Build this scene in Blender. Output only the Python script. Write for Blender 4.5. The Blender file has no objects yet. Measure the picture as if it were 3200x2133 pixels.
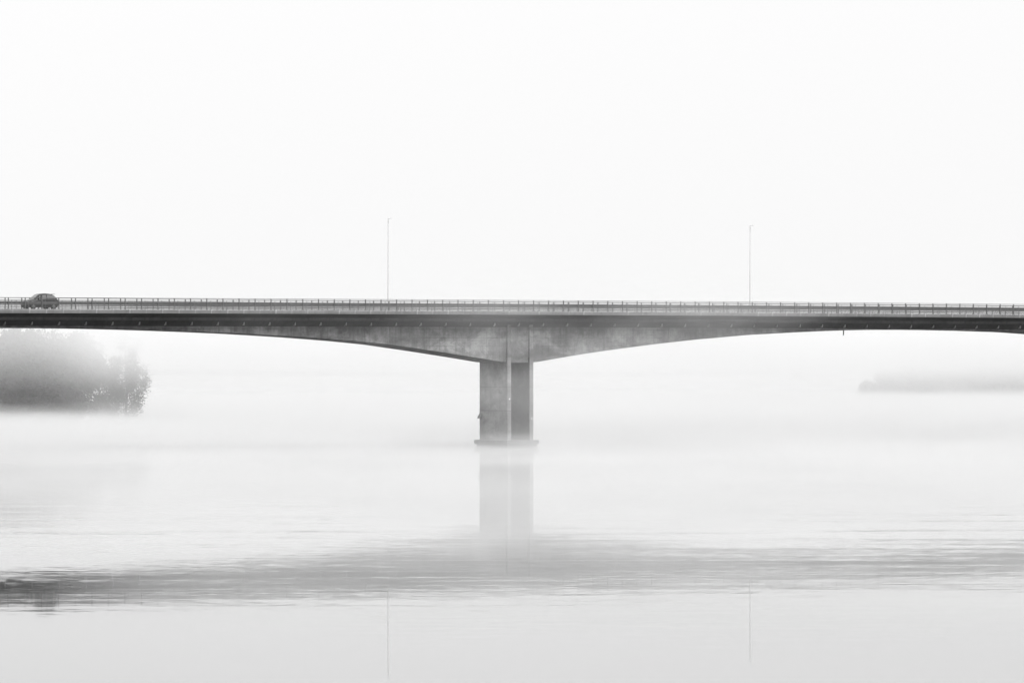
import bpy, bmesh, math, random
import numpy as np
from mathutils import Vector, Matrix

random.seed(7)
C = bpy.context.scene.collection
R = math.radians

# ---------------------------------------------------------------- camera, sky, sun, exposure
CAM_H = 10.53                 # metres above the water
LENS = 200.0
F = LENS / 36.0 * 3200        # focal length in photo pixels
YH = 1096.0                   # horizon row
Y0 = 626.0                    # distance to the bridge axis
PHI = R(34.2)                 # the bridge runs away to the right

cam = bpy.data.cameras.new("camera")
cam.lens = LENS; cam.sensor_width = 36.0; cam.clip_start = 1.0; cam.clip_end = 20000
camo = bpy.data.objects.new("camera", cam); C.objects.link(camo)
camo.location = (0, 0, CAM_H)
camo.rotation_euler = (R(90) + math.atan((YH - 1066.5) / F), 0, 0)
bpy.context.scene.camera = camo

SUN_EL, SUN_AZ = R(48), R(150)      # veiled sun, high behind the right shoulder of the camera
sc = bpy.context.scene
sc.view_settings.view_transform = 'Standard'
sc.view_settings.look = 'None'
sc.view_settings.gamma = 1.0
sc.view_settings.use_curve_mapping = False
sc.view_settings.exposure = 2.395
SKY_STRENGTH = 0.10
SKY_GAIN = 1.0
ZENITH = 0.02                 # how much brighter the cloud is overhead than at the horizon

w = bpy.data.worlds.new("World"); sc.world = w; w.use_nodes = True
nt = w.node_tree; nt.nodes.clear()
def N(t, kind, **kw):
    n = t.nodes.new(kind)
    for k, v in kw.items(): setattr(n, k, v)
    return n
def L(t, a, b): t.links.new(a, b)
def math_n(t, op, a, b=None, c=None, clamp=False):
    n = N(t, 'ShaderNodeMath', operation=op, use_clamp=clamp)
    for i, v in enumerate((a, b, c)):
        if v is None: continue
        if isinstance(v, (int, float)): n.inputs[i].default_value = v
        else: L(t, v, n.inputs[i])
    return n.outputs[0]
# overcast: every direction takes the pale colour the sky has near the horizon, grey, brighter towards the zenith
tc = N(nt, 'ShaderNodeTexCoord'); sep = N(nt, 'ShaderNodeSeparateXYZ'); L(nt, tc.outputs['Generated'], sep.inputs[0])
zup = math_n(nt, 'MAXIMUM', sep.outputs[2], 0.0)
# (look-ups stay within a narrow cone of the pale hazy sky, so that the whole dome is an even overcast)
vx = math_n(nt, 'MULTIPLY', sep.outputs[0], 0.30); vy = math_n(nt, 'MULTIPLY_ADD', sep.outputs[1], 0.15, 1.0)
vz = math_n(nt, 'MULTIPLY_ADD', zup, 0.10, 0.10)
comb = N(nt, 'ShaderNodeCombineXYZ'); L(nt, vx, comb.inputs[0]); L(nt, vy, comb.inputs[1]); L(nt, vz, comb.inputs[2])
nrm = N(nt, 'ShaderNodeVectorMath', operation='NORMALIZE'); L(nt, comb.outputs[0], nrm.inputs[0])
sky = N(nt, 'ShaderNodeTexSky', sky_type='NISHITA', sun_disc=False)
sky.sun_elevation = SUN_EL; sky.sun_rotation = SUN_AZ; sky.air_density = 1.0; sky.dust_density = 6.0
L(nt, nrm.outputs[0], sky.inputs['Vector'])
bw = N(nt, 'ShaderNodeRGBToBW'); L(nt, sky.outputs[0], bw.inputs[0])
zen = math_n(nt, 'MULTIPLY_ADD', zup, ZENITH, 1.0)
val = math_n(nt, 'MULTIPLY', bw.outputs[0], zen)
val = math_n(nt, 'MULTIPLY', val, SKY_GAIN)
bg = N(nt, 'ShaderNodeBackground'); bg.inputs['Strength'].default_value = SKY_STRENGTH
L(nt, val, bg.inputs['Color'])
wo = N(nt, 'ShaderNodeOutputWorld'); L(nt, bg.outputs[0], wo.inputs['Surface'])

sun = bpy.data.lights.new("sun", 'SUN'); sun.energy = 0.6; sun.angle = R(25); sun.color = (1, 1, 1)
suno = bpy.data.objects.new("sun", sun); C.objects.link(suno)
sd = Vector((math.sin(SUN_AZ) * math.cos(SUN_EL), math.cos(SUN_AZ) * math.cos(SUN_EL), math.sin(SUN_EL)))
suno.rotation_euler = sd.to_track_quat('Z', 'Y').to_euler()

cy = sc.cycles
cy.max_bounces = 12; cy.volume_bounces = 6; cy.diffuse_bounces = 3; cy.glossy_bounces = 4; cy.transparent_max_bounces = 16
cy.volume_step_rate = 1.0; cy.volume_max_steps = 96
cy.use_denoising = True
try: cy.denoiser = 'OPENIMAGEDENOISE'
except Exception: pass

# ---------------------------------------------------------------- helpers
cP, sP = math.cos(PHI), math.sin(PHI)
def world(s, t, z=0.0):
    """bridge coordinates (along, away from the camera, up) -> world"""
    return Vector((s * cP - t * sP, Y0 + s * sP + t * cP, z))
def s_at(x, t=0.0):
    """distance along the bridge of photo column x, on the line t metres behind the near web"""
    u = (x - 1600.0) / F
    return (u * (Y0 + t * cP) + t * sP) / (cP - u * sP)
def z_at(x, y, t=0.0):
    s = s_at(x, t)
    return CAM_H + (YH - y) * (Y0 + s * sP + t * cP) / F
def gxy(x, y_dist):
    return ((x - 1600.0) / F * y_dist, y_dist)

def tag(o, label=None, cat=None, group=None, kind=None):
    if label: o['label'] = label
    if cat: o['category'] = cat
    if group: o['group'] = group
    if kind: o['kind'] = kind
    return o
def empty(name, loc=(0, 0, 0), rz=0.0):
    o = bpy.data.objects.new(name, None); C.objects.link(o)
    o.location = loc; o.rotation_euler = (0, 0, rz); o.empty_display_size = 0.5
    return o
def mesh_of(name, verts, faces, mat, smooth=False):
    me = bpy.data.meshes.new(name); me.from_pydata([tuple(v) for v in verts], [], faces)
    me.update()
    if mat: me.materials.append(mat)
    if smooth:
        for p in me.polygons: p.use_smooth = True
    return me
def link(name, me, parent=None, loc=None, rz=None):
    o = bpy.data.objects.new(name, me); C.objects.link(o)
    if parent: o.parent = parent
    if loc is not None: o.location = loc
    if rz is not None: o.rotation_euler = (0, 0, rz)
    return o

class MB:
    def __init__(self): self.v = []; self.f = []
    def box(self, x0, x1, y0, y1, z0, z1):
        b = len(self.v)
        self.v += [(x0,y0,z0),(x1,y0,z0),(x1,y1,z0),(x0,y1,z0),(x0,y0,z1),(x1,y0,z1),(x1,y1,z1),(x0,y1,z1)]
        self.f += [(b,b+3,b+2,b+1),(b+4,b+5,b+6,b+7),(b,b+1,b+5,b+4),(b+1,b+2,b+6,b+5),(b+2,b+3,b+7,b+6),(b+3,b,b+4,b+7)]
        return self
    def cyl(self, p0, p1, r0, r1=None, n=8, caps=True):
        r1 = r0 if r1 is None else r1
        p0, p1 = Vector(p0), Vector(p1); d = (p1 - p0).normalized()
        a = d.orthogonal().normalized(); b_ = d.cross(a)
        b = len(self.v)
        for p, r in ((p0, r0), (p1, r1)):
            for k in range(n):
                th = 2 * math.pi * k / n
                self.v.append(tuple(p + a * (r * math.cos(th)) + b_ * (r * math.sin(th))))
        for k in range(n):
            k2 = (k + 1) % n
            self.f.append((b + k, b + k2, b + n + k2, b + n + k))
        if caps:
            self.f.append(tuple(b + k for k in range(n))[::-1]); self.f.append(tuple(b + n + k for k in range(n)))
        return self
    def sweep(self, pts, section, closed=True):
        """section: list of (dy, dz) offsets, swept along pts (x, y, z) in the local x direction"""
        b = len(self.v); n = len(section)
        for p in pts:
            for dy, dz in section: self.v.append((p[0], p[1] + dy, p[2] + dz))
        for i in range(len(pts) - 1):
            for k in range(n if closed else n - 1):
                k2 = (k + 1) % n
                self.f.append((b + i*n + k, b + i*n + k2, b + (i+1)*n + k2, b + (i+1)*n + k))
        if closed:
            self.f.append(tuple(b + k for k in range(n))[::-1]); self.f.append(tuple(b + (len(pts)-1)*n + k for k in range(n)))
        return self
    def mesh(self, name, mat, smooth=False, bevel=0.0):
        me = mesh_of(name, self.v, self.f, mat, smooth)
        bm = bmesh.new(); bm.from_mesh(me)
        bmesh.ops.recalc_face_normals(bm, faces=bm.faces)
        if bevel: bmesh.ops.bevel(bm, geom=bm.edges[:], offset=bevel, segments=1, affect='EDGES')
        bm.to_mesh(me); bm.free()
        if smooth:
            for p in me.polygons: p.use_smooth = True
        return me
    def build(self, name, mat, parent=None, loc=None, rz=None, smooth=False, bevel=0.0):
        return link(name, self.mesh(name, mat, smooth, bevel), parent, loc, rz)

# ---------------------------------------------------------------- materials (the photograph is black and white: all greys)
def new_mat(name):
    m = bpy.data.materials.new(name); m.use_nodes = True
    t = m.node_tree; t.nodes.clear()
    out = N(t, 'ShaderNodeOutputMaterial'); b = N(t, 'ShaderNodeBsdfPrincipled')
    L(t, b.outputs[0], out.inputs['Surface'])
    return m, t, b, out
def grey(v): return (v, v, v, 1)
def noise(t, vec, scale, detail=4, rough=0.55, dist=0.0, dim='3D'):
    n = N(t, 'ShaderNodeTexNoise', noise_dimensions=dim); n.inputs['Scale'].default_value = scale
    n.inputs['Detail'].default_value = detail; n.inputs['Roughness'].default_value = rough; n.inputs['Distortion'].default_value = dist
    if vec is not None: L(t, vec, n.inputs['Vector'])
    return n
def scale_vec(t, vec, s, loc=(0, 0, 0)):
    m = N(t, 'ShaderNodeMapping'); m.inputs['Scale'].default_value = s; m.inputs['Location'].default_value = loc
    L(t, vec, m.inputs['Vector']); return m.outputs[0]
def ramp(t, fac, a, b, va, vb, smooth=True):
    n = N(t, 'ShaderNodeMapRange', interpolation_type='SMOOTHSTEP' if smooth else 'LINEAR')
    n.inputs[1].default_value = a; n.inputs[2].default_value = b; n.inputs[3].default_value = va; n.inputs[4].default_value = vb
    L(t, fac, n.inputs[0]); return n.outputs[0]

def concrete(name, base, stain=0.35, streak=0.35, vary=0.12, lines=False, coping=None, seam=False, blotch=0.0, lifts=()):
    m, t, b, out = new_mat(name)
    geo = N(t, 'ShaderNodeNewGeometry'); info = N(t, 'ShaderNodeObjectInfo')
    pos = geo.outputs['Position']
    rot = N(t, 'ShaderNodeVectorRotate', rotation_type='Z_AXIS'); rot.inputs['Angle'].default_value = -PHI
    L(t, pos, rot.inputs['Vector']); loc = rot.outputs[0]            # along the bridge, across, up
    big = noise(t, scale_vec(t, loc, (0.16, 0.3, 0.5)), 1.0, 5, 0.6, 0.6).outputs['Fac']
    mid = noise(t, scale_vec(t, loc, (0.9, 0.9, 0.7)), 1.0, 6, 0.65, 0.8).outputs['Fac']
    fine = noise(t, loc, 9.0, 5, 0.7).outputs['Fac']
    drip = noise(t, scale_vec(t, loc, (2.4, 2.4, 0.16)), 1.0, 5, 0.6).outputs['Fac']
    patch = noise(t, scale_vec(t, loc, (0.35, 0.35, 0.9), (13, 0, 4)), 1.0, 8, 0.75, 0.5).outputs['Fac']
    v = ramp(t, big, 0.3, 0.7, 1 - stain * 0.5, 1 + stain * 0.35)
    v = math_n(t, 'MULTIPLY', v, ramp(t, mid, 0.25, 0.75, 1 - stain * 0.35, 1 + stain * 0.25))
    v = math_n(t, 'MULTIPLY', v, ramp(t, drip, 0.45, 0.75, 1.0, 1 - streak))
    v = math_n(t, 'MULTIPLY', v, ramp(t, patch, 0.56, 0.62, 1.0, 1 - stain * 0.35))
    v = math_n(t, 'MULTIPLY', v, ramp(t, fine, 0.3, 0.7, 0.93, 1.06, False))
    v = math_n(t, 'MULTIPLY', v, ramp(t, info.outputs['Random'], 0, 1, 1 - vary, 1 + vary, False))
    if blotch:    # big smoky damp patches with torn edges
        bl = noise(t, scale_vec(t, loc, (0.30, 0.30, 0.42), (4, 2, 9)), 1.0, 9, 0.70, 0.3).outputs['Fac']
        v = math_n(t, 'MULTIPLY', v, ramp(t, bl, 0.44, 0.60, 1.0 - blotch, 1.0 + blotch * .25))
        cr = noise(t, scale_vec(t, loc, (0.5, 0.5, 1.1), (1, 7, 3)), 1.0, 6, 0.6, 0.3).outputs['Fac']   # pour edges and cracks
        ln = ramp(t, math_n(t, 'ABSOLUTE', math_n(t, 'SUBTRACT', cr, 0.5)), 0.0, 0.012, 1 - blotch * .8, 1.0)
        v = math_n(t, 'MULTIPLY', v, ln)
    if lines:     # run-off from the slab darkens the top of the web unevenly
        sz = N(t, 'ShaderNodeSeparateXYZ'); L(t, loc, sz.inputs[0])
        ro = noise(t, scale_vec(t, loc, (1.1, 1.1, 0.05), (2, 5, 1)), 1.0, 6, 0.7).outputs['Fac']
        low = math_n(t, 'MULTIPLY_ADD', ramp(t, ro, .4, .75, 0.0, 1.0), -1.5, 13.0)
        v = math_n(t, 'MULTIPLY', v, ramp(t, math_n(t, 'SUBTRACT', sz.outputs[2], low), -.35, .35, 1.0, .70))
    for zl in lifts:
        sl = N(t, 'ShaderNodeSeparateXYZ'); L(t, loc, sl.inputs[0])
        dz = math_n(t, 'ABSOLUTE', math_n(t, 'SUBTRACT', math_n(t, 'MULTIPLY_ADD', fine, .05, sl.outputs[2]), zl + .025))
        v = math_n(t, 'MULTIPLY', v, ramp(t, dz, 0.03, 0.09, 0.66, 1.0))
    if lines:     # marks of the formwork boards: thin interrupted lines
        br = N(t, 'ShaderNodeTexBrick'); br.offset = 0.0
        sw = N(t, 'ShaderNodeSeparateXYZ'); L(t, loc, sw.inputs[0])
        cb = N(t, 'ShaderNodeCombineXYZ'); L(t, sw.outputs[0], cb.inputs[0]); L(t, sw.outputs[2], cb.inputs[1])
        L(t, cb.outputs[0], br.inputs['Vector'])
        br.inputs['Scale'].default_value = 1.0; br.inputs['Brick Width'].default_value = 2.05; br.inputs['Row Height'].default_value = 0.92
        br.inputs['Mortar Size'].default_value = 0.035; br.inputs['Mortar Smooth'].default_value = 0.6
        gate = ramp(t, noise(t, scale_vec(t, loc, (0.22, 0.22, 0.35), (3, 1, 8)), 1.0, 3, 0.6).outputs['Fac'], 0.44, 0.58, 0.0, 0.5)
        v = math_n(t, 'MULTIPLY', v, math_n(t, 'SUBTRACT', 1.0, math_n(t, 'MULTIPLY', br.outputs['Fac'], gate)))
    if coping is not None or seam:
        tco = N(t, 'ShaderNodeTexCoord'); so = N(t, 'ShaderNodeSeparateXYZ'); L(t, tco.outputs['Object'], so.inputs[0])
        if coping is not None:
            v = math_n(t, 'MULTIPLY', v, ramp(t, so.outputs[2], coping - 0.02, coping, 1.0, 1.45))
        if seam:   # lime washed out of the joint below each post
            sx = math_n(t, 'ADD', so.outputs[0], math_n(t, 'MULTIPLY', fine, 0.05))
            a = ramp(t, sx, 0.10, 0.20, 1.0, 0.0)
            ran = ramp(t, info.outputs['Random'], 0.0, 1.0, 0.15, 0.8, False)
            v = math_n(t, 'MULTIPLY', v, math_n(t, 'MULTIPLY_ADD', a, ran, 1.0))
    v = math_n(t, 'MULTIPLY', v, base)
    cc = N(t, 'ShaderNodeCombineColor')
    for i in range(3): L(t, v, cc.inputs[i])
    L(t, cc.outputs[0], b.inputs['Base Color'])
    b.inputs['Roughness'].default_value = 0.9; b.inputs['Specular IOR Level'].default_value = 0.25
    bp = N(t, 'ShaderNodeBump'); bp.inputs['Strength'].default_value = 0.35; bp.inputs['Distance'].default_value = 0.02
    L(t, fine, bp.inputs['Height']); L(t, bp.outputs[0], b.inputs['Normal'])
    return m
def plain(name, v, rough=0.6, metal=0.0, spec=0.5, vary=0.15, scale=3.0):
    m, t, b, out = new_mat(name)
    geo = N(t, 'ShaderNodeNewGeometry'); info = N(t, 'ShaderNodeObjectInfo')
    n = noise(t, geo.outputs['Position'], scale, 4, 0.6).outputs['Fac']
    x = math_n(t, 'MULTIPLY', ramp(t, n, 0.3, 0.7, 1 - vary, 1 + vary), ramp(t, info.outputs['Random'], 0, 1, 1 - vary * .6, 1 + vary * .6, False))
    x = math_n(t, 'MULTIPLY', x, v)
    cc = N(t, 'ShaderNodeCombineColor')
    for i in range(3): L(t, x, cc.inputs[i])
    L(t, cc.outputs[0], b.inputs['Base Color'])
    b.inputs['Roughness'].default_value = rough; b.inputs['Metallic'].default_value = metal; b.inputs['Specular IOR Level'].default_value = spec
    return m

M_girder = concrete('girder_concrete', 0.245, 0.55, 0.30, 0.14, lines=True, blotch=.36)
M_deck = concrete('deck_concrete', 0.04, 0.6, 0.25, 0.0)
M_edge = concrete('slab_edge_concrete', 0.085, 0.5, 0.3, 0.0)
M_pier = concrete('pier_concrete', 0.265, 0.5, 0.18, 0.04, blotch=.25, lifts=(6.55, 3.95))
M_pier_shade = concrete('painted_shade_pier_concrete', 0.06, 0.9, 0.3, 0.0, blotch=.6, lifts=(6.55, 3.95))  # stained pier concrete, base darkened to paint in the shade between the walls
M_foot = concrete('footing_concrete', 0.12, 0.4, 0.2, 0.03)
M_fascia = concrete('edge_panel_concrete', 0.17, 0.25, 0.2, 0.08, coping=-0.10, seam=True)
M_bracket = concrete('bracket_concrete', 0.30, 0.3, 0.3, 0.25)
M_asphalt = plain('asphalt', 0.05, 0.9)
M_steel = plain('galvanised_steel', 0.10, 0.6, 0.3)
M_steel_dark = plain('weathered_steel', 0.12, 0.6, 0.2)
M_pole = plain('lamp_pole_paint', 0.61, 0.5, vary=0.0)
M_pipe = plain('drain_pipe_plastic', 0.07, 0.5)
M_reflector = plain('reflector_white', 0.85, 0.4)
M_cable = plain('cable_black', 0.03, 0.6)
M_bark = plain('bark', 0.07, 0.95, vary=0.35)
M_soil = plain('bank_soil', 0.06, 1.0, vary=0.4, scale=0.2)

# ---------------------------------------------------------------- deck profile, traced from the photograph
TN = -2.4                                   # outer edge of the deck, near side
WEB = 5.2                                   # distance between the two webs
TF = WEB + 2.4                              # outer edge, far side
px = np.array([0, 400, 640, 1450, 2000, 2500, 3000, 3200.]); py = np.array([967.2, 969.0, 970.4, 972.0, 975.4, 979.0, 982.2, 984.0])
ss = np.array([s_at(x, TN) for x in px]); zs = np.array([z_at(x, y, TN) for x, y in zip(px, py)])
cf = np.polyfit(ss, zs, 2)
def zdeck(s): return cf[0] * s * s + cf[1] * s + cf[2]
def cross(s):                               # crossfall of the carriageway, it turns over left of the pier
    a = min(1.0, max(0.0, (s + 74.0) / 62.0)); a = a * a * (3 - 2 * a)
    return 0.010 * (1 - a) - 0.010 * a
def zd(s, t): return zdeck(s) + cross(s) * (t - TN)

# underside of the girder: image trace of the near web's lower edge -> (s, z)
tr = [(-80,1023.9),(0,1024.3),(130,1024.6),(272,1026),(400,1028.6),(500,1031.5),(640,1036.6),(776,1042.6),(950,1053.2),(1093,1064),(1213,1075.8),(1314,1090.5),
      (1386,1101.3),(1475,1115.4),(1530,1124.5),(1582,1133.4),(1668,1132.6),(1753,1117.4),(1822,1105.6),(1904,1093.7),(2040,1075.6),(2176,1060.6),(2340,1046.2),
      (2500,1037.3),(2571,1034.3),(2640,1031.8),(2720,1030.5),(2800,1029.9),(2880,1029.9),(2960,1030.7),(3050,1032.4),(3200,1037.2)]
trs = np.array([s_at(x) for x, y in tr]); trz = np.array([z_at(x, y) for x, y in tr])
S_PIER = 0.5 * (s_at(1582) + s_at(1668))
SPAN = 2 * (s_at(2850) - S_PIER)
def zsoff(s):
    if trs[0] <= s <= trs[-1]: return float(np.interp(s, trs, trz))
    # repeat the depth below the deck span by span
    def rule(s):
        d = abs((s - S_PIER) / SPAN); d = abs(d - round(d))           # 0 at a pier, .5 at midspan
        sm = S_PIER + d * SPAN
        return zdeck(s) - (zdeck(sm) - float(np.interp(sm, trs, trz)))
    e, ez = (trs[0], trz[0]) if s < trs[0] else (trs[-1], trz[-1])
    return rule(s) + (float(ez) - rule(e)) * math.exp(-((s - e) / 14) ** 2)
S0, S1 = S_PIER - 2 * SPAN + 4, S_PIER + 2 * SPAN - 4
print('S_PIER', S_PIER, 'SPAN', SPAN, 'deck z', zdeck(0), 'soffit at pier', zsoff(S_PIER), 's range in view', s_at(0), s_at(3200))

WEBTOP = 1.64                               # web starts this far below the deck edge
# ---------------------------------------------------------------- setting: water, banks
def water_mat():
    m, t, b, out = new_mat('river_water')
    geo = N(t, 'ShaderNodeNewGeometry'); p = geo.outputs['Position']
    sp = N(t, 'ShaderNodeSeparateXYZ'); L(t, p, sp.inputs[0])
    # a cat's-paw of wind across the calm river
    edge = noise(t, scale_vec(t, p, (0.012, 0.03, 0.0)), 1.0, 4, 0.6).outputs['Fac']
    yy = math_n(t, 'MULTIPLY_ADD', edge, 50.0, math_n(t, 'ADD', sp.outputs[1], -25.0))
    yy = math_n(t, 'MULTIPLY_ADD', sp.outputs[0], 0.10, yy)
    band = math_n(t, 'MULTIPLY', ramp(t, yy, 192, 244, 0.0, 1.0), ramp(t, yy, 315, 420, 1.0, 0.55))
    far = ramp(t, yy, 480, 660, 0.55, 0.22)
    mask = math_n(t, 'MAXIMUM', band, math_n(t, 'MULTIPLY', far, ramp(t, yy, 300, 380, 0, 1)))
    gust = noise(t, scale_vec(t, p, (0.05, 0.16, 0.0), (5, 9, 0)), 1.0, 3, 0.6).outputs['Fac']
    mask = math_n(t, 'MULTIPLY', mask, ramp(t, gust, 0.32, 0.66, 0.15, 1.1))
    calm = ramp(t, math_n(t, 'MULTIPLY_ADD', sp.outputs[1], 0.10, sp.outputs[0]), 2, 20, .6, 1.0)
    amp = math_n(t, 'MULTIPLY_ADD', math_n(t, 'MULTIPLY', mask, calm), 0.0105, 0.0009)
    # small rougher cat's-paws left and right of the pier
    cp = noise(t, scale_vec(t, p, (0.022, 0.11, 0.0), (17, 4, 0)), 1.0, 5, 0.62, 0.4).outputs['Fac']
    side_ = math_n(t, 'ADD', ramp(t, sp.outputs[0], -14, -5, 1.0, 0.0), ramp(t, sp.outputs[0], 6, 22, 0.0, 0.8))
    cpm = math_n(t, 'MULTIPLY', math_n(t, 'MULTIPLY', ramp(t, cp, .47, .62, 0.0, 1.0), side_), math_n(t, 'MULTIPLY', ramp(t, sp.outputs[1], 290, 340, 0.0, 1.0), ramp(t, sp.outputs[1], 480, 620, 1.0, 0.0)))
    amp = math_n(t, 'MULTIPLY_ADD', cpm, 0.035, amp)
    n1 = noise(t, scale_vec(t, p, (0.9, 3.2, 0.0)), 1.0, 4, 0.68)
    n2 = noise(t, scale_vec(t, p, (0.07, 0.55, 0.0), (31, 7, 0)), 1.0, 4, 0.62)
    def off(n, k):
        s_ = N(t, 'ShaderNodeVectorMath', operation='SUBTRACT'); L(t, n.outputs['Color'], s_.inputs[0]); s_.inputs[1].default_value = (0.5, 0.5, 0.5)
        q = N(t, 'ShaderNodeVectorMath', operation='MULTIPLY'); L(t, s_.outputs[0], q.inputs[0]); q.inputs[1].default_value = (k, k, 0); return q.outputs[0]
    ad = N(t, 'ShaderNodeVectorMath', operation='ADD'); L(t, off(n1, 2.0), ad.inputs[0]); L(t, off(n2, 1.0), ad.inputs[1])
    scn = N(t, 'ShaderNodeVectorMath', operation='SCALE'); L(t, ad.outputs[0], scn.inputs[0]); L(t, amp, scn.inputs['Scale'])
    up = N(t, 'ShaderNodeVectorMath', operation='ADD'); L(t, scn.outputs[0], up.inputs[0]); up.inputs[1].default_value = (0, 0, 1)
    nn = N(t, 'ShaderNodeVectorMath', operation='NORMALIZE'); L(t, up.outputs[0], nn.inputs[0])
    L(t, nn.outputs[0], b.inputs['Normal'])
    b.inputs['Base Color'].default_value = grey(0.045); b.inputs['Roughness'].default_value = 0.02; b.inputs['IOR'].default_value = 1.333
    return m
M_water = water_mat()
wv = [(-2900, -90, 0), (2900, -90, 0), (2900, 2950, 0), (-2900, 2950, 0)]
tag(link('river_water', mesh_of('river_water', wv, [(0, 1, 2, 3)], M_water)), 'calm pale river water under drifting mist', None, None, 'structure')
# river bed sheet reaching past everything
tag(link('ground', mesh_of('ground', [(-2950, -95, -0.6), (2950, -95, -0.6), (2950, 2970, -0.6), (-2950, 2970, -0.6)], [(0, 1, 2, 3)], M_soil)), None, None, None, 'structure')

def bank(name, cx, cy, rx, ry, h, seed, label):
    rnd = random.Random(seed); n = 64; rings = 7
    ph = [rnd.uniform(0, 6.28) for _ in range(6)]
    v = [(cx, cy, h)]; f = []
    for r in range(1, rings + 1):
        for k in range(n):
            a = 2 * math.pi * k / n
            wob = 1 + 0.06 * math.sin(3 * a + ph[0]) + 0.05 * math.sin(7 * a + ph[1]) + 0.03 * math.sin(13 * a + ph[2])
            q = r / rings
            z = h * (1 - q ** 2.2) - 0.5 * (q ** 6) + rnd.uniform(-.06, .06) * (1 - q)
            v.append((cx + rx * q * wob * math.cos(a), cy + ry * q * wob * math.sin(a), z))
    for k in range(n): f.append((0, 1 + k, 1 + (k + 1) % n))
    for r in range(rings - 1):
        for k in range(n):
            a, b = 1 + r * n + k, 1 + r * n + (k + 1) % n
            f.append((a, a + n, b + n, b))
    return tag(link(name, mesh_of(name, v, f, M_soil, True)), label, None, None, 'structure')
bank('river_bank', -92, 842, 42, 26, 0.7, 3, 'low wooded point of land at the left edge in the mist')
bank('far_bank', 150, 1190, 120, 40, 1.0, 5, 'far low shore at right, nearly lost in the fog')

# ---------------------------------------------------------------- the bridge
root = empty('road_bridge', (0, Y0, 0), PHI)
tag(root, 'long concrete box girder road bridge with curved haunches over the misty river', 'bridge')

# deck slab: one continuous cast slab with stepped underside
st = np.arange(S0, S1 + 0.01, 2.0)
prof = [(-2.3, -0.02), (-2.3, -0.34), (-1.05, -0.74), (-1.05, -1.04), (-0.62, -1.06), (-0.02, -1.66),
        (WEB + 0.02, -1.66), (WEB + 0.62, -1.06), (WEB + 1.05, -1.04), (WEB + 1.05, -0.74), (WEB + 2.3, -0.34), (WEB + 2.3, -0.02)]
mb = MB(); n = len(prof)
for s in st:
    for t_, dz in prof: mb.v.append((s, t_, zd(s, t_) + dz))
for i in range(len(st) - 1):
    for k in range(n):
        k2 = (k + 1) % n
        mb.f.append((i*n + k, i*n + k2, (i+1)*n + k2, (i+1)*n + k))
mb.f.append(tuple(range(n))); mb.f.append(tuple((len(st)-1)*n + k for k in range(n)))
slab = mb.build('deck_slab', M_deck, root)
slab.data.materials.append(M_edge)          # the paler band below the cantilever
for pl in slab.data.polygons:
    if abs(pl.normal.y) > .97: pl.material_index = 1
def strip(name, t0, t1, dz, mat, parent=root):
    q = MB()
    for s in st: q.v += [(s, t0, zd(s, t0) + dz), (s, t1, zd(s, t1) + dz)]
    for i in range(len(st) - 1): q.f.append((2*i, 2*i+1, 2*i+3, 2*i+2))
    return q.build(name, mat, parent)
strip('road_surface', -0.55, 5.75, 0.004, M_asphalt)
# white lines on the carriageway
M_line = plain('road_paint', 0.7, 0.7)
strip('edge_line', -0.1, 0.02, 0.009, M_line); strip('edge_line', 5.2, 5.32, 0.009, M_line)
q = MB()
for s in np.arange(S0 + 3, S1 - 4, 9.0):
    q.v += [(s, 2.54, zd(s, 2.54) + .009), (s + 3, 2.54, zd(s + 3, 2.54) + .009), (s + 3, 2.66, zd(s + 3, 2.66) + .009), (s, 2.66, zd(s, 2.66) + .009)]
    b = len(q.v) - 4; q.f.append((b, b+1, b+2, b+3))
tag(q.build('centre_line', M_line, root), None, None, None, 'stuff')
# kerbs
for t0 in (-0.85, 5.75):
    q = MB(); q.sweep([(s, t0, zd(s, t0 + .15)) for s in st], [(0, 0), (.3, 0), (.3, .08), (0, .08)])
    q.build('kerb', M_fascia, root)

# edge panels, one per two metres
PITCH = 2.0
s_post = s_at(38, TN)                        # a near parapet post of the photograph
i0 = math.ceil((S0 + 1 - s_post) / PITCH); i1 = math.floor((S1 - 3 - s_post) / PITCH)
def panel_mesh():
    q = MB()
    q.sweep([(0.004, 0, 0), (PITCH - 0.004, 0, 0)], [(-0.10, -0.33), (0.0, -0.33), (0.0, -0.01), (0.16, -0.01), (0.16, 0.05), (-0.13, 0.05), (-0.13, -0.06), (-0.10, -0.09)])
    return q.mesh('edge_panel', M_fascia)
pm = panel_mesh()
rnd = random.Random(11)
for i in range(i0, i1):
    s = s_post + i * PITCH
    o = link('edge_panel', pm, root, (s, -2.302 + rnd.uniform(-.006, .002), zd(s + 1, TN) + rnd.uniform(-.004, .004)))
    o.rotation_euler = (0, -math.atan((zd(s + PITCH, TN) - zd(s, TN)) / PITCH), 0)
for i in range(i0, i1):
    s = s_post + i * PITCH
    o = link('edge_panel', pm, root, (s + PITCH, WEB + 2.302, zd(s + 1, TF)), math.pi)

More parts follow.
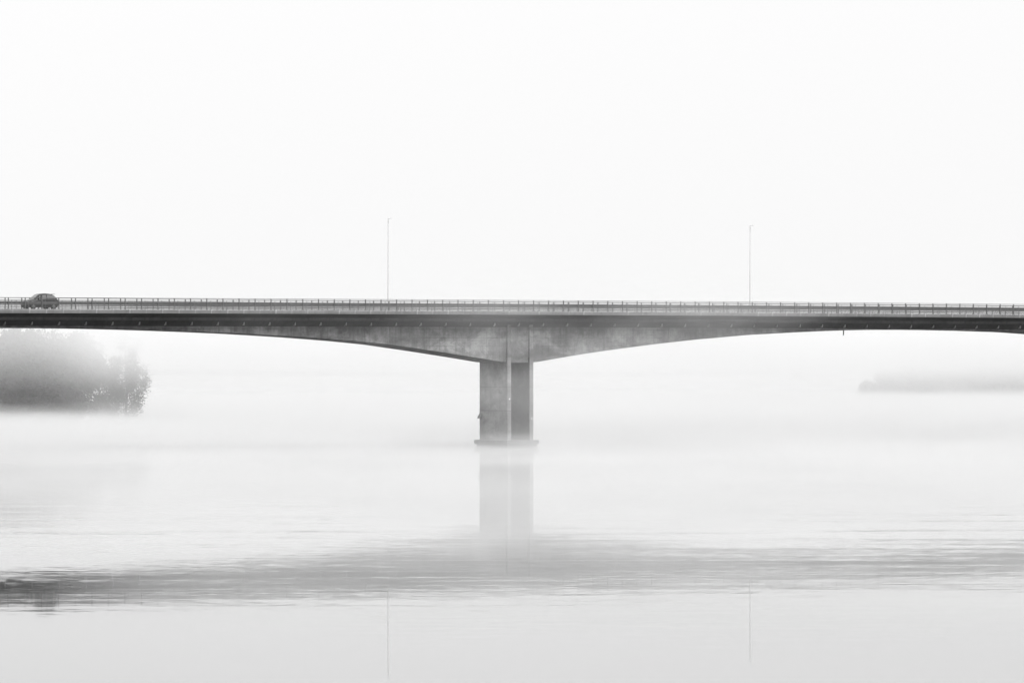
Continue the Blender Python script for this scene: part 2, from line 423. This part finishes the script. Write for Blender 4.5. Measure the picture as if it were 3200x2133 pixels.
# girder segments, cast one after another
SEG = 4.9
k0 = math.ceil((S0 - (S_PIER - SEG / 2)) / SEG); k1 = math.floor((S1 - (S_PIER - SEG / 2)) / SEG)
for k in range(k0, k1):
    a = S_PIER - SEG / 2 + k * SEG; b_ = a + SEG
    xs = [a, a + .012] + [a + SEG * j / 4 for j in (1, 2, 3)] + [b_ - .012, b_]
    q = MB()
    for j, s in enumerate(xs):
        g = 0.012 if j in (0, len(xs) - 1) else 0.0
        top0 = zd(s, 0) - WEBTOP; top1 = zd(s, WEB) - WEBTOP; zb = zsoff(s)
        q.v += [(s, g, top0), (s, g, zb + .04 + g), (s, .04 + g, zb + g), (s, WEB - .04 - g, zb + g), (s, WEB - g, zb + .04 + g), (s, WEB - g, top1)]
    for j in range(len(xs) - 1):
        for c in range(5):
            q.f.append((j*6 + c, j*6 + c + 1, (j+1)*6 + c + 1, (j+1)*6 + c))
    q.build('girder_segment', M_girder, root)

# brackets in the recess under the slab
RIB = 3.225
s_rib = s_at(1400 + 822 / 5.6, -0.5)
bmsh = MB()
bmsh.v = [(0, -0.47, -1.16), (0.11, -0.47, -1.16), (0, -0.42, -1.52), (0.11, -0.42, -1.52), (0, -0.10, -1.58), (0.11, -0.10, -1.58)]
bmsh.f = [(0,1,3,2), (2,3,5,4), (0,2,4), (1,5,3), (0,4,5,1)]
bme = bmsh.mesh('slab_bracket', M_bracket)
for i in range(math.ceil((S0 + 2 - s_rib) / RIB), math.floor((S1 - 2 - s_rib) / RIB)):
    s = s_rib + i * RIB
    o = link('slab_bracket', bme, root, (s, 0, zd(s, 0) + 0.0))
    if s_at(0, 0) - 6 < s < s_at(3200, 0) + 6: pass
    o.scale = (random.uniform(.8, 1.3), 1, 1)

# piers: two thin walls on a stepped footing
def make_pier(sc_):
    p = empty('pier', (sc_ - S_PIER, 0, 0)); p.parent = root
    return p
tl, tr_ = -0.3, WEB
blades = [(s_at(1586, tl), s_at(1597.5, tl)), (s_at(1655, tl), s_at(1666.5, tl))]
zb_top = z_at(1590, 1117, tl)
foot_a, foot_b = blades[0][0] - 0.42, blades[1][1] + 0.42
ft0, ft1 = tl - 0.52, tr_ + 0.5
zcap1 = z_at(1580, 1375.5, ft0); zcap0 = z_at(1580, 1389, ft0)
print('blades', blades, 'ztop', zb_top, 'cap', zcap0, zcap1)
src = None
for m_ in (0, -1, 1):
    dz = zdeck(S_PIER + m_ * SPAN) - zdeck(S_PIER)
    p = empty('pier', (m_ * SPAN, 0, 0)); p.parent = root
    for (a, b_) in blades:
        q = MB()
        q.box(a, b_, tl, tr_, zcap1 - .01, zb_top + dz)
        wl = q.build('pier_wall', M_pier, p)
        if a == blades[1][0]:      # shade of the gap painted into this inner face, along with mottled stains
            wl.data.materials.append(M_pier_shade)
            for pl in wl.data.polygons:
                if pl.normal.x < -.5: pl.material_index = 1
        # rib that carries the wall up the face of the girder to the slab
        r_ = MB(); r_.box(a + .02, b_ - .02, tl + .02, -0.001, zb_top + dz, zdeck(S_PIER) + dz - 1.30)
        r_.build('wall_rib', M_girder, p)
    q = MB(); q.box(foot_a, foot_b, ft0, ft1, zcap0, zcap1); q.build('footing_cap', M_foot, p, bevel=0.03)
    q = MB(); q.box(foot_a + .18, foot_b - .18, ft0 + .22, ft1 - .22, -0.55, zcap0 - 0.002); q.build('footing_base', M_foot, p)
    if m_ == 0:
        for x, y, (a, b_) in ((1592, 1246, blades[0]), (1662, 1307, blades[1])):
            zc = z_at(x, y, tl); sx = s_at(x, tl)
            q = MB(); q.cyl((sx, tl - .05, zc), (sx, tl - .001, zc), 0.075, n=12); q.build('reflector', M_reflector, p)
        # small sloping hood fixed to the far edge of the outer wall
        zt = z_at(1497, 1289, tr_); zb = z_at(1497, 1306.5, tr_); a = blades[0][0]
        q = MB(); q.v = [(a, tr_ - .5, zt), (a, tr_, zt), (a - .36, tr_, zb), (a - .36, tr_ - .5, zb), (a, tr_ - .5, zb), (a, tr_, zb)]
        q.f = [(0, 1, 2, 3), (0, 3, 4), (1, 5, 2), (3, 2, 5, 4), (0, 4, 5, 1)]
        q.build('hood', M_steel, p)

# drain pipe under the girder
sx = s_at(2636, 1.0); z0 = zsoff(sx); z1 = z_at(2636, 1046, 1.0)
q = MB(); q.cyl((sx, 1.0, z1), (sx, 1.0, z0 + .3), 0.065, n=12)
for i in range(12):
    v = q.v[i]; q.v[i] = (v[0], v[1], v[2] + (v[0] - sx) * 1.1)
q.build('drain_pipe', M_pipe, root)

# ---------------------------------------------------------------- railings
def tube(pts, r, n=6):
    sec = [(r * math.cos(2 * math.pi * k / n), r * math.sin(2 * math.pi * k / n)) for k in range(n)]
    return MB().sweep(pts, sec)
def rail(name, parent, t, h, mat, r=None, sec=None):
    pts = [(s, t, zd(s, t) + h) for s in st]
    q = tube(pts, r) if r else MB().sweep(pts, sec)
    return q.build(name, mat, parent)
def ped_railing(t, label, thin):
    r_ = tag(empty('pedestrian_railing', (0, Y0, 0), PHI), label, 'railing', 'pedestrian railings along the bridge edges')
    rail('top_rail', r_, t, 1.03, M_steel, r=0.022)
    rail('bottom_rail', r_, t, 0.10, M_steel_dark, r=0.02)
    post = MB(); post.box(-.02, .02, -.02, .02, 0.02, 1.03); post.box(-.07, .07, -.07, .07, 0.05, .07)
    pme = post.mesh('post', M_steel_dark)
    bal = MB()
    nb = 19
    for k in range(1, nb + 1):
        x = PITCH * k / (nb + 1); bal.box(x - .006, x + .006, -.006, .006, .10, 1.02)
    bme_ = bal.mesh('baluster', M_steel)
    for i in range(i0, i1):
        s = s_post + i * PITCH
        link('post', pme, r_, (s, t, zd(s, t)))
        o = link('baluster_row', bme_, r_, (s, t, zd(s + 1, t))); o['kind'] = 'stuff'
        o.rotation_euler = (0, -math.atan((zd(s + PITCH, t) - zd(s, t)) / PITCH), 0)
    return r_
def guard_railing(t, face, label, s_first):
    r_ = tag(empty('guard_railing', (0, Y0, 0), PHI), label, 'guardrail', 'steel guardrails beside the carriageway')
    rail('top_rail', r_, t, 1.27, M_steel, sec=[(-.04, -.025), (.04, -.025), (.04, .025), (-.04, .025)])
    rail('crash_beam', r_, t + face * .1, .74, M_steel, sec=[(0, -.155), (face*.04, -.12), (face*.04, -.06), (0, -.02), (0, .02), (face*.04, .06), (face*.04, .12), (0, .155), (-face*.015, .15), (-face*.015, -.15)])
    rail('lower_rail', r_, t, .47, M_steel, sec=[(-.03, -.035), (.03, -.035), (.03, .035), (-.03, .035)])
    rail('lower_rail', r_, t, .28, M_steel, sec=[(-.03, -.03), (.03, -.03), (.03, .03), (-.03, .03)])
    post = MB(); post.box(-.04, .04, -.045, .045, .12, 1.245)
    b = len(post.v); post.v += [(-.16, -.09, .0), (.16, -.09, .0), (.16, .09, 0), (-.16, .09, 0), (-.05, -.05, .2), (.05, -.05, .2), (.05, .05, .2), (-.05, .05, .2)]
    post.f += [(b,b+3,b+2,b+1),(b+4,b+5,b+6,b+7),(b,b+1,b+5,b+4),(b+1,b+2,b+6,b+5),(b+2,b+3,b+7,b+6),(b+3,b,b+4,b+7)]
    pme = post.mesh('post', M_steel_dark)
    for i in range(math.ceil((S0 + 1 - s_first) / PITCH), math.floor((S1 - 1 - s_first) / PITCH)):
        s = s_first + i * PITCH
        link('post', pme, r_, (s, t, zd(s, t)))
    return r_
ped_railing(-2.28, 'thin barred pedestrian railing on the near edge of the bridge deck', 0)
guard_railing(-0.72, 1, 'steel guardrail with broad beam on the near side of the carriageway', s_at(26, -0.72))
guard_railing(5.92, -1, 'far guardrail seen behind the carriageway, its posts offset from the near ones', s_at(16, 5.92))
ped_railing(WEB + 2.28, 'thin barred pedestrian railing on the far edge of the bridge deck', 0)

# ---------------------------------------------------------------- lamp posts
lamp_src = None
def lamp(x, ytop, label):
    t = 6.9; s = s_at(x, t); z0 = zd(s, t); h = z_at(x, ytop, t) - z0
    r_ = tag(empty('street_lamp', tuple(world(s, t, z0)), PHI), label, 'lamp post', 'tall lamp posts on the bridge')
    q = MB(); q.cyl((0, 0, 0), (0, 0, h), .095, .045, 10); q.build('pole', M_pole, r_, smooth=False)
    q = MB(); q.box(-.13, .13, -.13, .13, 0, .35); q.build('base_box', M_pole, r_, bevel=.01)
    q = MB(); q.cyl((0, 0, h - .02), (0, -.34, h + .02), .025, .02, 8); q.build('arm', M_pole, r_)
    q = MB(); q.v = []; 
    q.box(-.07, .07, -.65, -.3, h, h + .04)
    hd = q.build('lamp_head', M_pole, r_, bevel=.02)
    q = MB(); q.box(-.05, .05, -.6, -.36, h - .012, h - .001); q.build('lens', M_reflector, hd)
lamp(1213, 683, 'tall pale lamp post above the bridge left of the pier')
lamp(2344, 705, 'tall pale lamp post above the bridge right of the pier')

# ---------------------------------------------------------------- car
def make_car():
    M_paint = plain('car_paint', 0.02, 0.25, 0.3, vary=0.03)
    M_glass = plain('car_glass', 0.12, 0.08, 0.0, vary=0.02)
    M_tyre = plain('tyre_rubber', 0.02, 0.8); M_rim = plain('wheel_rim', 0.35, 0.3, 0.8)
    M_trim = plain('car_trim', 0.02, 0.5); M_lamp = plain('headlight_glass', 0.6, 0.1); M_red = plain('tail_light', 0.12, 0.2)
    t = 1.0
    s_rear = s_at(186, t - .9)
    r_ = tag(empty('parked_car', tuple(world(s_rear, t, zd(s_rear - 2, t) + .01)), PHI + math.pi), 'dark grey compact hatchback driving left on the bridge', 'car')
    r_.name = 'hatchback_car'
    r_.scale = (0.88, 1.0, 1.10)
    # local x forward (towards the photo's left), 0 at the rear bumper, z up
    LX = 4.35
    st_ = [ # x, half width, z_low, z_belt, z_roof, half width roof
        (0.00, .62, .42, .78, .80, .55), (0.06, .76, .34, .92, .95, .60), (0.22, .84, .28, 1.00, 1.12, .60), (0.50, .87, .22, 1.02, 1.36, .58), (0.80, .885, .20, 1.02, 1.48, .59),
        (1.25, .89, .20, 1.00, 1.54, .61), (1.75, .89, .20, .98, 1.56, .62), (2.20, .89, .20, .96, 1.53, .61), (2.60, .885, .20, .95, 1.42, .59), (2.95, .88, .20, .94, 1.22, .57),
        (3.25, .87, .20, .93, 1.02, .60), (3.65, .85, .22, .88, .93, .62), (4.00, .80, .24, .80, .84, .60), (4.22, .70, .27, .70, .73, .52), (4.35, .55, .32, .58, .60, .42)]
    q = MB(); ring = 12
    for x, hw, zl, zb, zr, rw in st_:
        mid = zl + (zb - zl) * .55
        pts = [(-hw * .86, zl), (-hw, zl + .10), (-hw * 1.0, mid), (-hw * .97, zb), (-rw * 1.03, zb + (zr - zb) * .85), (-rw * .8, zr - .005),
               (rw * .8, zr - .005), (rw * 1.03, zb + (zr - zb) * .85), (hw * .97, zb), (hw, mid), (hw, zl + .10), (hw * .86, zl)]
        for y, z in pts: q.v.append((x, y, z))
    for i in range(len(st_) - 1):
        for k in range(ring):
            k2 = (k + 1) % ring
            q.f.append((i*ring + k, i*ring + k2, (i+1)*ring + k2, (i+1)*ring + k))
    q.f.append(tuple(range(ring))); q.f.append(tuple((len(st_) - 1) * ring + k for k in range(ring)))
    body = q.mesh('body', M_paint, smooth=True)
    bo = link('body', body, r_)
    # glass set proud of the shell
    def side(x):
        xs = [a[0] for a in st_]
        return [float(np.interp(x, xs, [a[j] for a in st_])) for j in (1, 3, 4, 5)]
    for sg in (-1, 1):
        for name, xa, xb in (('rear_side_window', .50, 1.62), ('front_side_window', 1.72, 2.92)):
            qq = MB(); nx = 8
            for j in range(nx + 1):
                x = xa + (xb - xa) * j / nx; hw, zb, zr, rw = side(x)
                for f_ in (0.10, .90):
                    z = zb + (zr - zb) * .85 * f_; y = hw * .97 + (rw * 1.03 - hw * .97) * f_ + .006
                    qq.v.append((x, sg * y, z))
            for j in range(nx): qq.f.append((2*j, 2*j+2, 2*j+3, 2*j+1))
            qq.build(name, M_glass, r_)
        for wx in (.78, 3.50):
            wq = MB(); wq.cyl((wx, sg * .66, .31), (wx, sg * .90, .31), .31, n=24)
            wo_ = wq.build('wheel', M_tyre, r_)
            rq = MB(); rq.cyl((wx, sg * .86, .31), (wx, sg * .912, .31), .2, .19, n=16); rq.build('rim', M_rim, wo_)
            aq = MB()
            for j in range(12):
                a0 = math.pi * j / 12; a1 = math.pi * (j + 1) / 12
                b = len(aq.v)
                for rr, yy in ((.315, .897), (.37, .897)):
                    for a_ in (a0, a1): aq.v.append((wx + rr * math.cos(a_), sg * yy, .31 + rr * math.sin(a_)))
                aq.f.append((b, b+1, b+3, b+2))
            aq.build('wheel_arch', M_trim, r_)
        mq = MB(); mq.box(2.74, 2.92, sg * .92 - .09, sg * .92 + .09, .98, 1.12); mq.build('wing_mirror', M_paint, r_, bevel=.03)
        hq = MB(); hq.box(4.02, 4.2, sg * .62 - .13, sg * .62 + .13, .62, .74); hq.build('headlight', M_lamp, r_, bevel=.03)
        tq = MB(); tq.box(.02, .2, sg * .70 - .1, sg * .70 + .1, .74, .96); tq.build('tail_light', M_red, r_, bevel=.03)
        dq = MB(); dq.box(1.52, 1.68, sg * .885 - .02, sg * .885 + .02, .82, .85); dq.build('door_handle', M_paint, r_)
        sq = MB(); sq.box(.95, 3.2, sg * .89 - .015, sg * .89 + .015, .22, .32); sq.build('sill', M_trim, r_)
    # windscreen, rear window
    for name, ia, ib in (('windscreen', 8, 10), ('rear_window', 2, 4)):
        qq = MB()
        for i in range(ia, ib + 1):
            x, hw, zl, zb, zr, rw = st_[i]; qq.v += [(x, -rw * .76, zr + .004), (x, rw * .76, zr + .004)]
        for i in range(ib - ia): qq.f.append((2*i, 2*i+1, 2*i+3, 2*i+2))
        qq.build(name, M_glass, r_)
    sp_ = MB(); sp_.box(.38, .72, -.56, .56, 1.475, 1.51); sp_.build('spoiler', M_paint, r_, bevel=.01)
    return r_
make_car()

# ---------------------------------------------------------------- trees
def leaf_mat(name, v):
    m, t, b, out = new_mat(name)
    info = N(t, 'ShaderNodeObjectInfo'); geo = N(t, 'ShaderNodeNewGeometry')
    n = noise(t, geo.outputs['Position'], 0.9, 3, 0.6).outputs['Fac']
    x = math_n(t, 'MULTIPLY', ramp(t, n, .3, .7, v * .6, v * 1.4), ramp(t, info.outputs['Random'], 0, 1, .85, 1.15, False))
    cc = N(t, 'ShaderNodeCombineColor')
    for i in range(3): L(t, x, cc.inputs[i])
    L(t, cc.outputs[0], b.inputs['Base Color']); b.inputs['Roughness'].default_value = 0.8; b.inputs['Specular IOR Level'].default_value = 0.2
    return m
M_leaf = leaf_mat('leaves', 0.05)
def tree_meshes(seed, H, Wd, nleaf, leaf, droop=0.0, low=0.12, gap=0.5, fat=.105, nb=30):
    rnd = random.Random(seed)
    tq = MB()
    # trunk in four tapering bends
    p = Vector((0, 0, -0.2)); r0 = H * 0.016 + .06; pts = [p.copy()]
    for k in range(6):
        p = p + Vector((rnd.uniform(-.2, .2), rnd.uniform(-.2, .2), H * .8 / 6)); pts.append(p.copy())
    for k in range(6): tq.cyl(pts[k], pts[k+1], r0 * (1 - k/7), r0 * (1 - (k+1)/7), 8, caps=False)
    tips = []
    for k in range(nb):
        f_ = rnd.uniform(low, .95); base = Vector((0, 0, 0)); idx = min(5, int(f_ * 6 / 1.0)); base = pts[idx].lerp(pts[idx+1], f_ * 6 - idx if f_*6-idx < 1 else .5)
        a = rnd.uniform(0, 2 * math.pi); reach = Wd * .5 * (math.sin(math.pi * min(1, .18 + f_ * .82)) ** .6) * rnd.uniform(.55, 1.08)
        tip = base + Vector((math.cos(a) * reach, math.sin(a) * reach, H * rnd.uniform(.02, .16)))
        tq.cyl(base, tip, r0 * .28 * (1.1 - f_), .015, 5, caps=False)
        for j in range(3): tips.append(base.lerp(tip, rnd.uniform(.45, 1.0)))
    tips.append(pts[-1] + Vector((0, 0, H * .12))); tips.append(pts[-1] + Vector((0, 0, H * .05)))
    rad = [rnd.uniform(.55, 1.2) * Wd * fat for _ in tips]
    P = np.zeros((nleaf * 4, 3)); rs = np.random.RandomState(seed)
    ci = rs.randint(0, len(tips), nleaf); T = np.array([tuple(x) for x in tips])[ci]; rr = np.array(rad)[ci]
    d = rs.normal(size=(nleaf, 3)); d /= np.linalg.norm(d, axis=1)[:, None]
    c = T + d * (rr * rs.uniform(.15, 1.0, nleaf) ** gap)[:, None] * np.array([1, 1, .8])
    if droop: c[:, 2] -= rs.exponential(droop, nleaf)
    c[:, 2] = np.maximum(c[:, 2], .2)
    u = rs.normal(size=(nleaf, 3)); u /= np.linalg.norm(u, axis=1)[:, None]
    v_ = np.cross(u, rs.normal(size=(nleaf, 3))); v_ /= np.linalg.norm(v_, axis=1)[:, None]
    L_ = leaf * rs.uniform(.6, 1.4, nleaf)[:, None]
    P[0::4] = c - u * L_; P[1::4] = c - v_ * L_ * .55; P[2::4] = c + u * L_; P[3::4] = c + v_ * L_ * .55
    F_ = [(4*i, 4*i+1, 4*i+2, 4*i+3) for i in range(nleaf)]
    return tq.mesh('trunk', M_bark), mesh_of('crown', P, F_, M_leaf)
def plant(src, name, x, y, z, sc3, rz, label, group, cat='tree'):
    r_ = tag(empty(name, (x, y, z), rz), label, cat, group); r_.scale = sc3
    link('trunk', src[0], r_); link('crown', src[1], r_)
    return r_
V1 = tree_meshes(21, 12, 9.5, 15000, .20, fat=.16)
V2 = tree_meshes(22, 12, 10.5, 15000, .20, droop=.5, fat=.15, low=.05)
V3 = tree_meshes(29, 12.5, 8.6, 13000, .11, droop=.7, low=.03, gap=.7, fat=.12, nb=60)      # looser, birch-like
V4 = tree_meshes(24, 9, 9.5, 8000, .22, droop=.5, low=.02, fat=.17)
gl = 'trees on the wooded point at left'
D1 = 816.0
def on_left(px_, dist, src, h_scale, w_scale, rz, label, name='broadleaf_tree'):
    X, Yd = gxy(px_, dist)
    plant(src, name, X, Yd, 0.1, (w_scale, w_scale, h_scale), rz, label, gl)
on_left(392, D1 - 2, V3, 1.14, .93, 1.1, 'slender loose-leaved tree at the right end of the wooded point', 'birch_tree')
on_left(246, D1 + 4, V1, 1.16, 1.0, .4, 'dense round tree next to the slender one on the wooded point')
on_left(150, D1 + 9, V2, 1.25, 1.05, 2.0, 'tall dense tree in the middle of the wooded point')
on_left(40, D1 + 3, V1, 1.22, 1.1, 3.1, 'broad dark tree at the very left edge of the photo')
on_left(310, D1 + 10, V2, .95, .75, 4.0, 'lower bushy tree behind the slender one on the point')
on_left(200, D1 - 6, V2, .55, .8, 5.2, 'low dark tree at the water front of the point')
on_left(90, D1 - 7, V1, .62, .85, 1.5, 'low dark tree in front of the two broad ones at left')
on_left(98, D1 + 6, V1, 1.2, 1.0, 5.5, 'tall dense tree between the broad left one and the middle one on the point')
on_left(18, D1 - 4, V2, .6, .8, 2.2, 'lowest bushy tree at the left edge of the point, by the water')
on_left(-70, D1 + 8, V2, 1.1, 1.0, .9, 'tall tree just outside the left edge')
on_left(-190, D1 + 2, V1, 1.0, 1.0, 2.6, 'rounded tree farther out of the left edge')
gf = 'trees along the far shore'
far = [(2715, 3.4), (2775, 5.2), (2840, 6.6), (2925, 8.2), (3010, 9.0), (3085, 9.4), (3150, 9.6), (3235, 10.4), (3340, 9.8), (3450, 10.5)]
ords = ['leftmost', 'second', 'third', 'fourth', 'fifth', 'sixth', 'seventh']
where = [('leftmost and lowest' if i == 0 else o_) + ' tree' + ('' if i == 0 else ' from the left') + ' in the fog-veiled row on the far shore at right' for i, o_ in enumerate(ords)] + ['far shore tree cut by the right edge of the photo',
         'far shore tree just outside the right edge', 'far shore tree well outside the right edge']
for i, ((px_, h), lb) in enumerate(zip(far, where)):
    X, Yd = gxy(px_, 1164 + (i * 37 % 17) + max(0, 6 - i) * 9); k = h / 6.9
    plant(V4, 'shore_tree', X, Yd, .3, (k * 1.15, k * 1.15, k), i * 1.7, lb, gf)

# ---------------------------------------------------------------- power cables along the far shore
def cable_pole(x, y, label):
    r_ = tag(empty('cable_pole', (x, y, 0.2)), label, 'utility pole')
    q = MB(); q.cyl((0, 0, 0), (0, 0, 8.2), .13, .09, 8); q.build('pole', M_bark, r_)
    q = MB(); q.box(-.9, .9, -.05, .05, 7.3, 7.42); q.build('crossarm', M_bark, r_)
    return r_
ax, ay = gxy(60, 828.0); bx, by = gxy(3520, 1165.0)
cable_pole(ax, ay, 'wooden cable pole hidden among the trees at left'); cable_pole(bx, by, 'wooden cable pole on the far shore outside the right edge')
for k, dz in enumerate((0, .32, .62)):
    q = MB(); prev = None
    for j in range(41):
        f_ = j / 40; z = 7.4 + dz - 4.2 * f_ * (1 - f_) + (-0.6 if k == 2 else 0) * f_ * 0
        p = (ax + (bx - ax) * f_, ay + (by - ay) * f_ + (k - 1) * .4, z)
        if prev: q.cyl(prev, p, .016, n=4, caps=False)
        prev = p
    tag(q.build('power_cable', M_cable), ('lowest', 'middle', 'highest')[k] + ' of three thin cables strung low across the river', 'cable', 'cables strung across the river')

# ---------------------------------------------------------------- haze and mist
def volume_box(name, bounds, density, label, rz=0.0, loc=(0, 0, 0), fn=None, aniso=0.0):
    x0, x1, y0, y1, z0, z1 = bounds
    q = MB(); q.box(x0, x1, y0, y1, z0, z1)
    m = bpy.data.materials.new(name); m.use_nodes = True; t = m.node_tree; t.nodes.clear()
    out = N(t, 'ShaderNodeOutputMaterial'); pv = N(t, 'ShaderNodeVolumePrincipled')
    pv.inputs['Color'].default_value = grey(0.965); pv.inputs['Density'].default_value = density; pv.inputs['Anisotropy'].default_value = aniso
    L(t, pv.outputs[0], out.inputs['Volume'])
    if fn: L(t, fn(t), pv.inputs['Density'])
    o = q.build(name, m, None, loc, rz); tag(o, label, None, None, 'stuff')
    return o, m
volume_box('haze', (-2980, 2980, -100, 2990, -1.0, 30.0), 2.5e-5, 'thin even haze in the air over the river')

def axes(t):
    tco = N(t, 'ShaderNodeTexCoord'); sp = N(t, 'ShaderNodeSeparateXYZ'); L(t, tco.outputs['Object'], sp.inputs[0])
    return tco.outputs['Object'], sp.outputs[0], sp.outputs[1], sp.outputs[2]
def prod(t, *a):
    r = a[0]
    for b in a[1:]: r = math_n(t, 'MULTIPLY', r, b)
    return r
# steam lying on the water
def f_low(t):
    o, x, y, z = axes(t)
    n = noise(t, scale_vec(t, o, (.018, .012, .12)), 1.0, 3, .55, .3).outputs['Fac']
    hgt = ramp(t, n, .3, .7, 1.2, 4.5)
    fall = math_n(t, 'MAXIMUM', math_n(t, 'SUBTRACT', 1.0, math_n(t, 'DIVIDE', z, hgt)), 0.0)
    ed = prod(t, ramp(t, y, 150, 330, .25, 1), ramp(t, y, 1180, 1290, 1, 0), ramp(t, x, -240, -190, 0, 1), ramp(t, x, 260, 320, 1, 0), ramp(t, y, 560, 660, 1, 2.4))
    gapl = ramp(t, math_n(t, 'MULTIPLY_ADD', y, 0.10, x), 3, 13, .03, 1)   # the mist has a gap over the near water at left
    gapl = math_n(t, 'MAXIMUM', gapl, ramp(t, y, 330, 420, 0, 1))
    pk = math_n(t, 'MAXIMUM', ramp(t, math_n(t, 'ABSOLUTE', math_n(t, 'ADD', x, 5.0)), 2, 12, 0, 1), ramp(t, y, 470, 545, 1, 0))
    pk = math_n(t, 'MAXIMUM', pk, ramp(t, y, 622, 640, 0, 1))
    n2 = noise(t, scale_vec(t, o, (.045, .025, .2), (8, 2, 0)), 1.0, 4, .6, .4).outputs['Fac']
    return prod(t, fall, ed, ramp(t, n2, .34, .66, .35, 1.75), gapl, math_n(t, 'MULTIPLY_ADD', pk, .72, .28), .0105)
volume_box('mist_over_water', (-240, 320, 120, 1300, -0.3, 5.0), .01, 'low white mist lying on the river', fn=f_low)
def f_skin(t):
    o, x, y, z = axes(t)
    n = noise(t, scale_vec(t, o, (.05, .04, .3), (1, 6, 0)), 1.0, 3, .55, .3).outputs['Fac']
    return prod(t, ramp(t, z, 0.05, .42, 1, 0), ramp(t, y, 500, 560, 0, 1), ramp(t, y, 650, 700, 1, 0), ramp(t, x, -62, -30, 0, 1), ramp(t, x, 40, 75, 1, 0), ramp(t, n, .3, .7, .5, 1.4), .045)
volume_box('water_steam', (-64, 76, 495, 702, -0.2, .5), .05, 'thin steam skimming the water around the pier', fn=f_skin)
# fog bank behind the bridge, thicker away from the water
def f_bank(t):
    o, x, y, z = axes(t)
    n = noise(t, scale_vec(t, o, (.03, .016, .09), (7, 3, 0)), 1.0, 3, .55, .5).outputs['Fac']
    up = math_n(t, 'MULTIPLY', ramp(t, z, 4.5, 14.5, .36, 2.8), ramp(t, y, 815, 850, 1, .62))
    base = math_n(t, 'MULTIPLY', ramp(t, z, -.5, 2.7, 3.7, 0.0), ramp(t, y, 830, 900, 1, .6))
    prof_ = math_n(t, 'ADD', up, base)
    ed = prod(t, ramp(t, y, 700, 725, 0, 1), ramp(t, y, 1240, 1290, 1, 0), ramp(t, x, -240, -180, 0, 1), ramp(t, x, 260, 320, 1, 0), ramp(t, z, 13.2, 17, 1, 0))
    side = math_n(t, 'MULTIPLY', ramp(t, x, -61.5, -55, 1.0, 2.2), math_n(t, 'MULTIPLY', ramp(t, x, 25, 60, 1.0, 1.6), ramp(t, x, 62, 108, 1.0, .27)))
    return prod(t, prof_, ed, side, ramp(t, n, .32, .68, .5, 1.45), .0038)
volume_box('fog_bank', (-240, 320, 690, 1300, -0.3, 29.5), .003, 'tall fog bank standing behind the bridge', fn=f_bank)
# veils drifting past the middle of the bridge
def f_veil(t):
    o, x, y, z = axes(t)
    n = noise(t, scale_vec(t, o, (.045, .05, .10), (2, 0, 5)), 1.0, 3, .55, .5).outputs['Fac']
    rx = math_n(t, 'MULTIPLY', ramp(t, x, -62, -16, 0, 1), ramp(t, x, 2, 34, 1, 0.1))
    rx = math_n(t, 'MULTIPLY', rx, ramp(t, x, 48, 60, 1, 0))
    ry = ramp(t, math_n(t, 'ABSOLUTE', y), 5, 20, 1, 0)
    rz_ = math_n(t, 'MULTIPLY', ramp(t, z, 0, 1, .6, 1), ramp(t, z, 14, 20, 1, 0))
    return prod(t, rx, ry, rz_, ramp(t, n, .41, .63, .1, 1.9), .0072)
volume_box('drifting_mist', (-72, 64, -21, 21, -0.3, 21), .004, 'veils of mist drifting past the middle of the bridge', rz=PHI, loc=tuple(world(0, -26, 0)), fn=f_veil)
